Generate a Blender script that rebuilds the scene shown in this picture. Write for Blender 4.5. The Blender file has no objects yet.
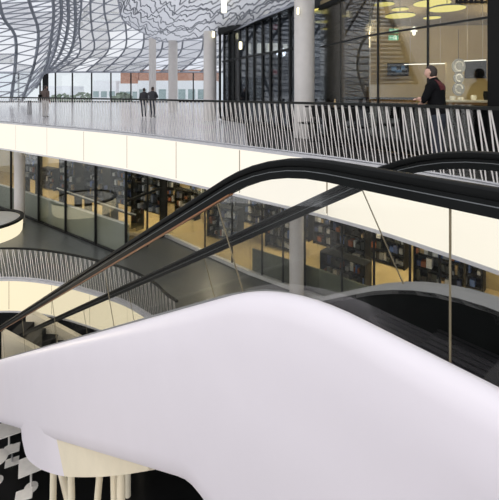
import bpy, bmesh, math, random
from mathutils import Vector, Matrix
random.seed(7)
S = bpy.context.scene
COL = S.collection
PI = math.pi
# ---------------------------------------------------------------- camera numbers
F = 400.0; CX = 249.5; HY = 92.0; ZC = 1.32
def px(x, y, d):            # a point seen at (x, y) that stands d metres away
    return Vector(((x-CX)/F*d, d, ZC-(y-HY)/F*d))
def pz(x, y, z):            # a point seen at (x, y) that lies at height z
    return px(x, y, (ZC-z)*F/(y-HY))

# ---------------------------------------------------------------- materials
def nodes(name):
    m = bpy.data.materials.new(name); m.use_nodes = True
    nt = m.node_tree; nt.nodes.clear()
    return m, nt, nt.nodes.new('ShaderNodeOutputMaterial')
def mat(name, c, rough=.5, metal=0, var=.06, scale=6., spec=.5, bump=0, emit=None, es=0):
    m, nt, out = nodes(name)
    b = nt.nodes.new('ShaderNodeBsdfPrincipled')
    tc = nt.nodes.new('ShaderNodeTexCoord'); n = nt.nodes.new('ShaderNodeTexNoise')
    n.inputs['Scale'].default_value = scale; n.inputs['Detail'].default_value = 4
    nt.links.new(tc.outputs['Object'], n.inputs['Vector'])
    r = nt.nodes.new('ShaderNodeValToRGB')
    r.color_ramp.elements[0].position = .3; r.color_ramp.elements[1].position = .7
    r.color_ramp.elements[0].color = [max(0, v*(1-var)) for v in c]+[1]
    r.color_ramp.elements[1].color = [min(1, v*(1+var)) for v in c]+[1]
    nt.links.new(n.outputs['Fac'], r.inputs['Fac'])
    nt.links.new(r.outputs['Color'], b.inputs['Base Color'])
    b.inputs['Roughness'].default_value = rough; b.inputs['Metallic'].default_value = metal
    b.inputs['Specular IOR Level'].default_value = spec
    if bump:
        bp = nt.nodes.new('ShaderNodeBump'); bp.inputs['Strength'].default_value = bump
        bp.inputs['Distance'].default_value = .02
        nt.links.new(n.outputs['Fac'], bp.inputs['Height']); nt.links.new(bp.outputs['Normal'], b.inputs['Normal'])
    if emit:
        b.inputs['Emission Color'].default_value = list(emit)+[1]; b.inputs['Emission Strength'].default_value = es
    nt.links.new(b.outputs[0], out.inputs[0])
    return m
def glass(name, tint, refl=1.0, ior=1.5, rough=.0):
    m, nt, out = nodes(name)
    t = nt.nodes.new('ShaderNodeBsdfTransparent'); t.inputs[0].default_value = list(tint)+[1]
    g = nt.nodes.new('ShaderNodeBsdfGlossy'); g.inputs['Roughness'].default_value = rough
    f = nt.nodes.new('ShaderNodeFresnel'); f.inputs['IOR'].default_value = ior
    k = nt.nodes.new('ShaderNodeMath'); k.operation = 'MULTIPLY'; k.inputs[1].default_value = refl
    x = nt.nodes.new('ShaderNodeMixShader')
    nt.links.new(f.outputs[0], k.inputs[0]); nt.links.new(k.outputs[0], x.inputs[0])
    nt.links.new(t.outputs[0], x.inputs[1]); nt.links.new(g.outputs[0], x.inputs[2])
    nt.links.new(x.outputs[0], out.inputs[0])
    return m
def mirror(name):           # pale translucent etched sheet with a soft gloss
    m, nt, out = nodes(name)
    t = nt.nodes.new('ShaderNodeBsdfTranslucent'); g = nt.nodes.new('ShaderNodeBsdfGlossy'); d = nt.nodes.new('ShaderNodeBsdfDiffuse')
    tc = nt.nodes.new('ShaderNodeTexCoord'); n = nt.nodes.new('ShaderNodeTexNoise'); n.inputs['Scale'].default_value = .9
    r = nt.nodes.new('ShaderNodeValToRGB'); r.color_ramp.elements[0].color = (.84, .85, .89, 1); r.color_ramp.elements[1].color = (.93, .94, .97, 1)
    nt.links.new(tc.outputs['Object'], n.inputs['Vector']); nt.links.new(n.outputs['Fac'], r.inputs['Fac'])
    nt.links.new(r.outputs['Color'], t.inputs['Color']); nt.links.new(r.outputs['Color'], d.inputs['Color'])
    g.inputs['Roughness'].default_value = .15
    a = nt.nodes.new('ShaderNodeMixShader'); a.inputs[0].default_value = .25; b = nt.nodes.new('ShaderNodeMixShader'); b.inputs[0].default_value = .12
    nt.links.new(t.outputs[0], a.inputs[1]); nt.links.new(d.outputs[0], a.inputs[2]); nt.links.new(a.outputs[0], b.inputs[1]); nt.links.new(g.outputs[0], b.inputs[2])
    nt.links.new(b.outputs[0], out.inputs[0])
    return m
def glow(name, c, s):
    m, nt, out = nodes(name)
    e = nt.nodes.new('ShaderNodeEmission')
    tc = nt.nodes.new('ShaderNodeTexCoord'); n = nt.nodes.new('ShaderNodeTexNoise'); n.inputs['Scale'].default_value = .8
    r = nt.nodes.new('ShaderNodeValToRGB')
    r.color_ramp.elements[0].color = [v*.95 for v in c]+[1]; r.color_ramp.elements[1].color = list(c)+[1]
    nt.links.new(tc.outputs['Object'], n.inputs['Vector']); nt.links.new(n.outputs['Fac'], r.inputs['Fac'])
    nt.links.new(r.outputs['Color'], e.inputs[0]); e.inputs[1].default_value = s
    nt.links.new(e.outputs[0], out.inputs[0])
    return m
def floor_tile(name, c, rough, size=1.2, spec=.5):
    m, nt, out = nodes(name)
    b = nt.nodes.new('ShaderNodeBsdfPrincipled')
    tc = nt.nodes.new('ShaderNodeTexCoord'); br = nt.nodes.new('ShaderNodeTexBrick')
    mp = nt.nodes.new('ShaderNodeMapping'); mp.inputs['Rotation'].default_value[2] = .7
    nt.links.new(tc.outputs['Object'], mp.inputs['Vector']); nt.links.new(mp.outputs['Vector'], br.inputs['Vector'])
    br.offset = 0; br.inputs['Scale'].default_value = 1/size; br.inputs['Mortar Size'].default_value = .006
    br.inputs['Row Height'].default_value = .5
    br.inputs['Color1'].default_value = list(c)+[1]; br.inputs['Color2'].default_value = [v*.93 for v in c]+[1]
    br.inputs['Mortar'].default_value = [v*.6 for v in c]+[1]
    nt.links.new(br.outputs['Color'], b.inputs['Base Color']); b.inputs['Roughness'].default_value = rough
    b.inputs['Specular IOR Level'].default_value = spec
    nt.links.new(b.outputs[0], out.inputs[0])
    return m

M = {}
M['white'] = mat('white_enamel', (.835, .785, .825), .38, var=.012, scale=2)
M['cream'] = mat('cream_or_warmlit_enamel', (.80, .72, .55), .5, var=.03)
M['rubber'] = mat('black_rubber', (.0035, .004, .004), .5, var=.2, spec=.09)
M['blackmetal'] = mat('black_metal', (.006, .007, .007), .45, metal=.0, spec=.1, var=.2)
M['tread'] = mat('dark_step', (.010, .010, .011), .5, spec=.2, metal=.0, var=.3, scale=20)
M['steel'] = mat('brushed_steel', (.62, .62, .63), .3, metal=.9, var=.08)
M['edging'] = mat('dull_edging', (.13, .14, .145), .4)
M['stripgrey'] = mat('satin_grey_strip', (.24, .24, .235), .6, spec=.15)
M['copper'] = mat('copper_strip', (.55, .27, .14), .35, metal=.6)
M['joint'] = mat('joint_seal', (.20, .165, .10), .5)
M['glass'] = glass('balustrade_glass', (.985, .985, .978), .16)
M['panel'] = glow('lit_panel', (1, .94, .82), 1.10)
M['panel2'] = glow('lit_panel_warm', (1, .88, .62), 1.06)
M['seam'] = mat('panel_seam', (.30, .25, .18), .6)
M['trimgrey'] = mat('grey_trim', (.50, .50, .52), .4)
M['bar'] = mat('rail_bar', (.68, .65, .62), .4, var=.05)
M['railcap'] = mat('rail_cap', (.012, .013, .012), .45, spec=.15)
M['deck'] = floor_tile('polished_pale_tile', (.76, .745, .775), .16, 1.2, .8)
M['deck2'] = floor_tile('grey_tile', (.10, .108, .104), .34, 1.2, .6)
M['terrace'] = floor_tile('dark_terrace_board', (.03, .028, .026), .3, .5, .3)
M['warmfloor'] = floor_tile('warm_shop_floor', (.62, .48, .24), .25, .6)
M['blackfloor'] = floor_tile('black_floor', (.008, .008, .008), .3, 1.0, .3)
M['column'] = mat('plastered_column', (.57, .545, .52), .6, var=.03)
M['roofsteel'] = mat('roof_steel', (.38, .40, .45), .45, var=.06)
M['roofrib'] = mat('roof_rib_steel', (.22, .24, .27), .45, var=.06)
M['roofglass'] = glass('roof_glass', (.93, .945, .97), .5)
M['etched'] = mirror('etched_canopy_sheet')
M['winglass'] = glass('window_glass', (.92, .95, .96), .8)
M['shopglass'] = glass('shop_glass', (.93, .94, .92), .9)
M['lowglass'] = glass('lower_shop_glass', (.93, .94, .92), .35)
M['darkglass'] = glass('dark_glass', (.62, .65, .68), .7)
M['mullion'] = mat('mullion', (.012, .013, .013), .45, spec=.2)
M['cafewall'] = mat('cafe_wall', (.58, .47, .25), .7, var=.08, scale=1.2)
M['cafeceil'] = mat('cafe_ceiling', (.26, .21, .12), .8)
M['timber'] = mat('timber', (.30, .18, .08), .5, var=.2)
M['black'] = mat('black_paint', (.006, .006, .006), .5, spec=.12)
M['darkwall'] = mat('dark_wall', (.06, .065, .07), .6)
M['lampglow'] = glow('lamp_glow', (1, .86, .24), .95)
M['warmbulb'] = glow('bulb_glow', (1, .92, .62), 2.2)
M['whiteglow'] = glow('tube_glow', (1, .97, .85), 2.0)
M['green'] = glow('exit_green', (.22, .62, .34), .8)
M['greenw'] = glow('exit_white', (.8, 1, .8), 1.0)
M['red'] = mat('red_sign', (.45, .03, .03), .5, emit=(.6, .03, .03), es=.25)
M['screen'] = mat('screen', (.006, .008, .012), .15, var=.4)
M['screenblue'] = glow('screen_picture', (.08, .14, .22), .7)
M['frost'] = mat('frosted_panel', (.25, .265, .21), .35, var=.06, scale=.8)
M['olive'] = mat('olive_panel', (.10, .11, .075), .4, var=.25, scale=1.5)
M['ledge'] = mat('ledge_white', (.75, .73, .66), .45)
M['plinth'] = mat('pale_stone', (.55, .55, .52), .5)
M['skin'] = mat('skin', (.62, .38, .29), .6)
M['hair'] = mat('hair', (.025, .016, .012), .6, var=.3, scale=40)
M['tee'] = mat('black_cotton', (.007, .007, .008), .9, spec=.1)
M['crimson'] = mat('crimson_cotton', (.09, .008, .014), .8)
M['denim'] = mat('dark_denim', (.03, .035, .05), .8)
M['coat'] = mat('dark_coat', (.03, .03, .035), .8)
M['brown'] = mat('brown_coat', (.10, .07, .06), .8)
M['stone'] = mat('pale_trousers', (.42, .40, .38), .8)
M['shoe'] = mat('shoe', (.02, .02, .02), .6)
M['chairwhite'] = mat('white_plastic', (.82, .78, .72), .4)
M['brick'] = mat('brick_red', (.45, .24, .17), .9, var=.15, scale=2)
M['render_w'] = mat('pale_render', (.86, .86, .88), .9)
M['cityglass'] = mat('city_glass', (.30, .38, .38), .2)
M['leaf'] = mat('leaf', (.20, .25, .18), .9, var=.3)
M['road'] = mat('city_ground', (.55, .55, .56), .9)
GOODS = [mat('goods_%s' % n, c, .6) for n, c in (('white', (.6, .6, .6)), ('navy', (.05, .07, .16)), ('black', (.02, .02, .02)),
         ('grey', (.22, .23, .25)), ('tan', (.42, .30, .15)), ('blue', (.08, .14, .35)), ('dark', (.05, .055, .05)), ('rust', (.28, .09, .04)))]

# ---------------------------------------------------------------- mesh helpers
class MB:
    def __init__(self): self.v = []; self.f = []; self.mi = []
    def poly(self, pts, mi=0):
        n = len(self.v); self.v += [Vector(p) for p in pts]; self.f.append(list(range(n, n+len(pts)))); self.mi.append(mi); return self
    def prism(self, ring_a, ring_b, mi=0, caps=True):
        n = len(self.v); k = len(ring_a); self.v += [Vector(p) for p in ring_a]+[Vector(p) for p in ring_b]
        for i in range(k):
            j = (i+1) % k; self.f.append([n+i, n+j, n+k+j, n+k+i]); self.mi.append(mi)
        if caps:
            self.f.append([n+i for i in range(k)][::-1]); self.f.append([n+k+i for i in range(k)]); self.mi += [mi, mi]
        return self
    def box(self, c, s, rz=0, mi=0):
        c = Vector(c); R = Matrix.Rotation(rz, 3, 'Z'); x, y, z = s[0]/2, s[1]/2, s[2]/2
        a = [c+R @ Vector((sx*x, sy*y, -z)) for sx, sy in ((-1, -1), (1, -1), (1, 1), (-1, 1))]
        b = [p+Vector((0, 0, 2*z)) for p in a]
        return self.prism(a, b, mi)
    def bar(self, a, b, r, k=4, r2=None, mi=0, caps=True):
        a, b = Vector(a), Vector(b); d = (b-a)
        if d.length < 1e-6: return self
        d.normalize(); u = d.cross(Vector((0, 0, 1)) if abs(d.z) < .95 else Vector((1, 0, 0))).normalized(); w = d.cross(u)
        r2 = r if r2 is None else r2
        o = PI/4 if k == 4 else 0
        A = [a+(u*math.cos(o+2*PI*i/k)+w*math.sin(o+2*PI*i/k))*r for i in range(k)]
        B = [b+(u*math.cos(o+2*PI*i/k)+w*math.sin(o+2*PI*i/k))*r2 for i in range(k)]
        return self.prism(A, B, mi, caps)
    def tube(self, pts, r, k=6, mi=0):
        pts = [Vector(p) for p in pts]; n0 = len(self.v)
        for i, p in enumerate(pts):
            d = (pts[min(i+1, len(pts)-1)]-pts[max(i-1, 0)]).normalized()
            u = d.cross(Vector((0, 0, 1)) if abs(d.z) < .97 else Vector((1, 0, 0))).normalized(); w = d.cross(u)
            for j in range(k):
                self.v.append(p+(u*math.cos(2*PI*j/k)+w*math.sin(2*PI*j/k))*r)
        for i in range(len(pts)-1):
            for j in range(k):
                a = n0+i*k+j; b = n0+i*k+(j+1) % k
                self.f.append([a, b, b+k, a+k]); self.mi.append(mi)
        self.f.append([n0+j for j in range(k)][::-1]); self.f.append([n0+(len(pts)-1)*k+j for j in range(k)]); self.mi += [mi, mi]
        return self
    def grid(self, rows, mi=0, closed=False):
        n0 = len(self.v); w = len(rows[0])
        for r in rows: self.v += [Vector(p) for p in r]
        for i in range(len(rows)-1):
            for j in range(w if closed else w-1):
                a = n0+i*w+j; b = n0+i*w+(j+1) % w
                self.f.append([a, b, b+w, a+w]); self.mi.append(mi)
        return self
    def lathe(self, prof, c, k=24, mi=0):
        c = Vector(c)
        rows = [[c+Vector((r*math.cos(2*PI*j/k), r*math.sin(2*PI*j/k), z)) for j in range(k)] for r, z in prof]
        self.grid(rows, mi, True)
        n0 = len(self.v)-k*len(prof)
        self.f.append([n0+j for j in range(k)][::-1]); self.f.append([len(self.v)-k+j for j in range(k)]); self.mi += [mi, mi]
        return self
    def build(self, name, m, parent=None, smooth=False, origin=None):
        me = bpy.data.meshes.new(name)
        o = Vector(origin) if origin is not None else Vector((0, 0, 0))
        me.from_pydata([tuple(p-o) for p in self.v], [], self.f)
        for x in (m if isinstance(m, (list, tuple)) else [m]): me.materials.append(x)
        if any(self.mi):
            for p, i in zip(me.polygons, self.mi): p.material_index = i
        bm = bmesh.new(); bm.from_mesh(me); bmesh.ops.recalc_face_normals(bm, faces=bm.faces); bm.to_mesh(me); bm.free()
        if smooth:
            for p in me.polygons: p.use_smooth = True
            try: me.set_sharp_from_angle(angle=math.radians(38))
            except Exception: pass
        me.update()
        ob = bpy.data.objects.new(name, me); COL.objects.link(ob); ob.location = o
        if parent is not None:
            ob.parent = parent; ob.location = o-world(parent)
        return ob
def world(o):
    p = Vector(o.location)
    while o.parent: o = o.parent; p += o.location
    return p
def tag(o, label=None, cat=None, group=None, kind=None):
    if label: o['label'] = label
    if cat: o['category'] = cat
    if group: o['group'] = group
    if kind: o['kind'] = kind
    return o
def empty(name, loc=(0, 0, 0), label=None, cat=None, group=None, kind=None):
    o = bpy.data.objects.new(name, None); COL.objects.link(o); o.location = loc; o.empty_display_size = .2
    return tag(o, label, cat, group, kind)
def struct(o): o['kind'] = 'structure'; return o
def dup(o, parent=None):
    c = o.copy(); COL.objects.link(c)
    if parent is not None: c.parent = parent
    for ch in list(o.children): dup(ch, c)
    return c
def catmull(pts, n):
    pts = [Vector(p) for p in pts]; P = [2*pts[0]-pts[1]]+pts+[2*pts[-1]-pts[-2]]; out = []
    for i in range(1, len(P)-2):
        for k in range(n):
            t = k/n; a, b, c, d = P[i-1], P[i], P[i+1], P[i+2]
            out.append(.5*((2*b)+(c-a)*t+(2*a-5*b+4*c-d)*t*t+(3*b-a-3*c+d)*t**3))
    out.append(pts[-1]); return out
class Path:                 # plan curve, sampled by arc length
    def __init__(self, pts, n=12, smooth=True):
        self.p = catmull(pts, n) if smooth else [Vector(p) for p in pts]
        self.s = [0]
        for a, b in zip(self.p, self.p[1:]): self.s.append(self.s[-1]+(b-a).length)
        self.L = self.s[-1]
    def at(self, s):
        s = min(max(s, 0), self.L)
        for i in range(len(self.s)-1):
            if s <= self.s[i+1]:
                k = (s-self.s[i])/max(1e-9, self.s[i+1]-self.s[i]); return self.p[i].lerp(self.p[i+1], k)
        return self.p[-1].copy()
    def tan(self, s):
        d = self.at(s+.05)-self.at(s-.05); d.z = 0; return d.normalized()
    def near_x(self, x):    # arc length at which the path is seen at picture column x
        best = min(range(400), key=lambda i: abs(self.at(self.L*i/400).x/self.at(self.L*i/400).y*F+CX-x)); return self.L*best/400
def ribbon(path, s0, s1, prof, step=.25):   # closed profile [(outward offset, z)] swept along path
    n = max(2, int((s1-s0)/step)+1); rows = []
    for i in range(n):
        s = s0+(s1-s0)*i/(n-1); p = path.at(s); t = path.tan(s); o = Vector((t.y, -t.x, 0))
        rows.append([Vector((p.x, p.y, 0))+o*a+Vector((0, 0, z)) for a, z in prof])
    m = MB(); m.grid(rows, 0, True)
    m.poly(rows[0]); m.poly(rows[-1]); return m
def P2(v, z): return Vector((v.x, v.y, z))

# ================================================================ UPPER DECK
edge_pts = [Vector((-50, 44, 0)), Vector((-30, 30.5, 0))]+[pz(x, y, 0) for x, y in ((-60, 116.8), (0, 121.8), (60, 127), (125, 133), (187, 140.2), (250, 148), (310, 155.6), (370, 164.2), (430, 174.5), (499, 187), (570, 202), (680, 232))]+[Vector((4.6, 3.0, 0)), Vector((4.7, 1.6, 0))]
EDGE = Path(edge_pts)
E0 = EDGE.near_x(-70); E1 = EDGE.L-.2
deck_poly = [P2(p, 0) for p in EDGE.p]+[Vector((16, 1.6, 0)), Vector((16, 55, 0)), Vector((-50, 55, 0))]
m = MB(); m.prism([P2(p, -1.12) for p in deck_poly], deck_poly); struct(m.build('floor', M['deck']))
# luminous fascia: separate panels with seams, grey trims above and below
fas = empty('trim_1', (0, 0, -.6), 'long curved band of glowing cream panels along the upper bridge edge', 'light band', kind='structure')
s_ref = EDGE.near_x(129); W = 2.42
k0 = -int((s_ref-E0)/W); s = s_ref+k0*W
while s < E1:
    e = min(s+W-.045, E1)
    if e > E0 and e-s > .2:
        ribbon(EDGE, max(s, E0), e, [(.05, -1.14), (.05, -.05), (.0, -.05), (.0, -1.14)]).build('light_panel', M['panel'], fas)
    s += W
ribbon(EDGE, E0, E1, [(.035, -1.10), (.035, -.08), (.0, -.08), (.0, -1.10)]).build('seam_backing', M['seam'], fas)
ribbon(EDGE, E0, E1, [(.07, -.055), (.07, .012), (-.10, .012), (-.10, -.055)]).build('upper_edge_strip', M['trimgrey'], fas)
ribbon(EDGE, E0, E1, [(.07, -1.20), (.07, -1.14), (-.10, -1.14), (-.10, -1.20)]).build('lower_edge_strip', M['trimgrey'], fas)

def baluster_meshes(mt):
    out = []
    for lean in (.21, .12):
        b = MB(); w, t, h = .0145, .003, 1.05      # flat bar, turned a little out of the line of the rail
        ax = Matrix.Rotation(math.radians(-19), 3, 'Z')
        a = [Vector((-lean/2, 0, h))+ax @ Vector((sx*w, sy*t, 0)) for sx, sy in ((-1, -1), (1, -1), (1, 1), (-1, 1))]
        c = [Vector((lean/2, 0, 0))+ax @ Vector((sx*w*.7, sy*t, 0)) for sx, sy in ((-1, -1), (1, -1), (1, 1), (-1, 1))]
        b.prism(c, a); out.append(b)
    return out
def railing(path, s0, s1, z, label, barmat, pitch, inset=.05):
    c = path.at((s0+s1)/2)
    root = empty('railing', (c.x, c.y, z), label, 'railing')
    ribbon(path, s0, s1, [(-inset+.035, z+1.05), (-inset+.035, z+1.10), (-inset-.035, z+1.10), (-inset-.035, z+1.05)]).build('handrail', M['railcap'], root)
    ribbon(path, s0, s1, [(-inset+.03, z+.012), (-inset+.03, z+.03), (-inset-.03, z+.03), (-inset-.03, z+.012)]).build('foot_rail', M['trimgrey'], root)
    base = baluster_meshes(barmat)
    ss = []; s = s0; i = 0
    while s < s1:
        ss.append((s, i % 2)); s += pitch*(.82 if i % 2 else 1.18); i += 1
    def place(sv):
        p = path.at(sv); t = path.tan(sv); o = Vector((t.y, -t.x, 0))
        return Vector((p.x, p.y, z+.02))-o*inset, math.atan2(t.y, t.x)
    ss_d = sorted(ss, key=lambda q: (abs((path.at(q[0]).x/path.at(q[0]).y*F+CX)-250) > 262, path.at(q[0]).xy.length))
    near, far = ss_d[:100], ss_d[100:]
    proto = [None, None]
    for sv, k in near:
        loc, rz = place(sv)
        if proto[k] is None:
            proto[k] = base[k].build('baluster', barmat, root); b = proto[k]
        else:
            b = proto[k].copy(); COL.objects.link(b); b.parent = root
        b.location = loc-root.location; b.rotation_euler = (0, 0, rz)
    if far:
        mm = MB()
        for sv, k in far:
            loc, rz = place(sv); R = Matrix.Rotation(rz, 3, 'Z'); n = len(mm.v)
            mm.v += [R @ v+loc for v in base[k].v]; mm.f += [[q+n for q in f] for f in base[k].f]; mm.mi += [0]*len(base[k].f)
        tag(mm.build('balusters', barmat, root), kind='stuff')
    return root
railing(EDGE, E0, E1, 0.012, 'long upper railing of slanted pale metal bars with a dark handrail above the glowing band', M['bar'], .078)

# far glazed wall of the hall
gw = struct(empty('window_1', (-20, 52, 0)))
YG = 52.0
m = MB(); m.box((-19, YG, 1.95), (58, .03, 3.8)); m.build('glass_pane', M['winglass'], gw)
for x in (-32.6, -30, -27.2, -25.2, -23, -20.5, -18, -15.4, -12.7, -10, -7.3, -4.6, -2, .6, 3.2):
    MB().box((x, YG-.05, 1.95), (.14, .16, 3.86)).build('mullion', M['mullion'], gw)
MB().box((-19, YG-.05, .06), (58, .2, .12)).build('sill', M['blackmetal'], gw)
MB().box((-19, YG-.05, 3.9), (58, .3, .16)).build('head_rail', M['roofsteel'], gw)
MB().box((-25.6, 50.2, 1.9), (.55, .4, 3.8)).build('door_post', M['blackmetal'], gw)

# ================================================================ ROOF GRIDSHELL
ribs = [  # foot -> crown, each (picture x, picture y, distance)
 [(-330, 70, 9), (-330, 20, 9.5), (-330, -40, 10), (-300, -120, 11), (-240, -220, 11)],
 [(-190, 85, 15), (-180, 40, 16), (-185, 0, 16.5), (-190, -60, 17), (-160, -170, 15)],
 [(-100, 93, 25), (-90, 55, 26), (-95, 20, 26), (-110, -30, 25), (-100, -150, 18)],
 [(-50, 100, 33), (-38, 62, 34), (-40, 30, 33), (-55, 0, 31), (-60, -150, 20)],
 [(-15, 101, 37), (-8, 62, 37), (-10, 35, 36), (-25, 0, 33), (-40, -150, 20)],
 [(11, 101.5, 39), (15.5, 62, 40), (15, 35, 39), (1, 10, 35), (-25, -150, 20)],
 [(22, 101.5, 41), (34, 65, 43), (38.5, 32, 41), (29, 0, 36), (-5, -150, 20)],
 [(36, 88, 46), (46, 66, 45.5), (51, 40, 43), (53, 0, 37), (20, -150, 20)],
 [(44, 74, 48), (53, 56, 46), (59, 33, 43), (61, 0, 37), (35, -150, 20)],
 [(46, 73, 49.5), (59, 56, 47), (67, 33, 43), (68, 0, 37), (50, -150, 20)],
 [(48, 72.5, 50.5), (68, 56, 47.5), (75, 33, 43), (75, 0, 37), (65, -150, 20)],
 [(56, 72, 51), (79, 54, 47.5), (79, 30, 43), (75.5+6, 0, 36.5), (80, -150, 20)],
 [(70, 72, 51), (93, 52, 47), (92, 30, 42.5), (84.5+6, 0, 36), (97, -150, 20)],
 [(86, 72, 51), (108, 51, 47), (108, 29, 42), (101+3, 0, 35.5), (115, -150, 20)],
 [(103, 72, 51), (124, 51, 47), (126, 28, 42), (121, 0, 35), (135, -150, 20)],
 [(121, 72, 51), (141, 52, 47), (144, 28, 42), (142, 0, 35), (160, -150, 20)],
 [(140, 72, 51), (160, 53, 47), (163, 29, 42), (163, 0, 35), (190, -150, 20)],
 [(160, 72, 51), (180, 53, 47), (183, 30, 42), (185, 0, 35), (220, -150, 20)],
 [(180, 72, 51), (200, 54, 47), (204, 31, 42), (207, 0, 35), (250, -150, 20)],
 [(200, 72, 51), (220, 54, 47), (226, 32, 42), (230, 0, 35), (280, -150, 20)],
 [(222, 72, 51), (242, 54, 47), (248, 32, 42), (254, 0, 35), (310, -150, 20)],
 [(246, 72, 51), (266, 54, 47), (272, 32, 42), (280, 0, 35), (340, -150, 20)],
]
roof = struct(empty('ceiling', (-15, 30, 8)))
curves = [Path([px(*q) for q in r], 14) for r in ribs]
def nodes_on(c, n): return [c.at(c.L*i/n) for i in range(n+1)]
NL = 30; NR = 16
LSPLIT = 11
gl = MB(); gr = MB()
for i in range(len(curves)-1):
    n = NL if i < LSPLIT else NR
    a, b = nodes_on(curves[i], n), nodes_on(curves[i+1], n)
    thick = .062 if i >= LSPLIT else .07
    for j in range(n):
        gl.poly([a[j], b[j], b[j+1], a[j+1]])
        if j > 0: gr.bar(a[j], b[j], thick, caps=False)
        gr.bar(a[j], b[j+1], thick*1.05, caps=False)
gl.build('roof_panes', M['roofglass'], roof)
gr.build('steel_lattice', M['roofsteel'], roof)
for i, c in enumerate(curves):
    MB().tube(nodes_on(c, 30), (.16 if i < LSPLIT else .10), 5).build('rib', M['roofrib'], roof, True)
ea = [c.at(0) for c in curves[9:]]
MB().tube(ea, .12, 6).build('eave_beam', M['roofsteel'], roof)

# ================================================================ MIRROR CANOPY over the gallery
can = [[(118, 0, 20), (125, 22, 25), (150, 36, 31), (166, 42, 28), (200, 38, 22), (230, 31, 18), (258, 19, 14.6), (292, 5, 12.2), (330, -12, 10.4)],
       [(128, -14, 18.5), (138, 2, 21), (156, 15, 23.5), (178, 18, 21.5), (210, 12, 17.5), (238, 4, 14.8), (268, -8, 12.4), (310, -26, 10.6), (350, -46, 9)],
       [(135, -45, 16), (148, -28, 17), (170, -14, 17.6), (196, -10, 16.2), (226, -16, 14), (254, -26, 12.2), (288, -42, 10.4), (335, -66, 8.8), (380, -95, 7.4)],
       [(140, -110, 12.5), (160, -95, 12.5), (188, -82, 12.2), (216, -80, 11.4), (246, -88, 10.4), (280, -104, 9.2), (320, -128, 7.9), (370, -160, 6.8), (420, -200, 5.8)]]
rows = [[px(*q) for q in r] for r in can]
rows = [catmull(r, 6) for r in rows]
cols = [catmull([r[j] for r in rows], 6) for j in range(len(rows[0]))]
m = MB(); m.grid(cols)
canopy = m.build('canopy', M['etched'], None, True)
struct(canopy); canopy.name = 'trim_2'
tag(canopy, 'pale canopy above the gallery covered in wavy dark lines', 'canopy')
from mathutils import noise
def can_at(u, v):
    u = min(max(u, 0), len(cols)-1.001); v = min(max(v, 0), len(cols[0])-1.001); i = int(u); j = int(v); a = u-i; b = v-j
    return cols[i][j].lerp(cols[i+1][j], a).lerp(cols[i][j+1].lerp(cols[i+1][j+1], a), b)
NU, NV = len(cols)-1, len(cols[0])-1
wl = MB(); lev = .25  # raised dark lines modelled to imitate wavering reflections in the soffit
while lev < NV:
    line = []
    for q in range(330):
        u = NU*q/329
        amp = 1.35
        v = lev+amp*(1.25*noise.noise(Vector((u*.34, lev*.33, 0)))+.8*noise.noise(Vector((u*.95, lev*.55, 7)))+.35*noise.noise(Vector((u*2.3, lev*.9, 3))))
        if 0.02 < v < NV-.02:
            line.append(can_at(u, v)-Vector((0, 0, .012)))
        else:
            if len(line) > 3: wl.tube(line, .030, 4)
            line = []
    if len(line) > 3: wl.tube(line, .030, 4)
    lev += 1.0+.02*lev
tag(wl.build('wavy_reflection_lines', M['roofrib'], canopy), kind='stuff')
MB().tube([rows[0][j] for j in range(len(rows[0]))], .05, 6).build('edge_tube', M['roofsteel'], canopy, True)

# ================================================================ COLUMNS
def column(xc, xd, z0, z1, r, label):
    o = MB().lathe([(r, z0), (r, z1)], (xc, xd, 0), 28).build('column', M['column'], None, True, (xc, xd, z0))
    return tag(o, label, 'column', None)
cols_up = [(304.3, 11.5, .29, 6.2, 'stout pale round column at the cafe corner, nearest of the gallery row'),
           (210, 18.6, .30, 4.12, 'pale round column at the left end of the dark shopfront'),
           (173, 25.8, .29, 4.62, 'pale round column second from the left in the gallery row'),
           (152.5, 33, .29, 5.75, 'thin far pale round column behind the standing pair')]
for x, d, r, h, lb in cols_up:
    column((x-CX)/F*d, d, 0, h, r, lb)
column((19.6-CX)/F*20.9, 20.9, -5.5, -1.12, .255, 'white round column beside the round kiosk on the lower level')
column((296.5-CX)/F*13.1, 13.1, -5.5, -1.12, .235, 'white round column in front of the lower glazed shopfront behind the escalator')

def wall_lamp(p, h, label, mt='warmbulb', r=.05):
    o = empty('wall_lamp', p, label, 'lamp', 'tube lamps along the gallery')
    MB().lathe([(r*.6, -h/2), (r, -h/2+.02), (r, h/2-.02), (r*.6, h/2)], p, 12).build('tube', M[mt], o, True)
    MB().box(Vector(p)+Vector((0, r+.02, 0)), (.05, .05, h*.5)).build('bracket', M['steel'], o)
    return o
wall_lamp(px(298, 11, 11.17), .20, 'small lit tube lamp on the stout cafe-corner column', r=.035)
wall_lamp(px(213.5, 34.5, 18.25), .28, 'small lit tube lamp at the top of the column by the shopfront', r=.06)
wall_lamp(px(240.5, 45.5, 15.4), .3, 'dim lit tube lamp in front of the dark shop mullions', r=.06)
wall_lamp(px(224, 6, 15.2), .5, 'brightest hanging tube lamp just below the canopy', r=.1)

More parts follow.
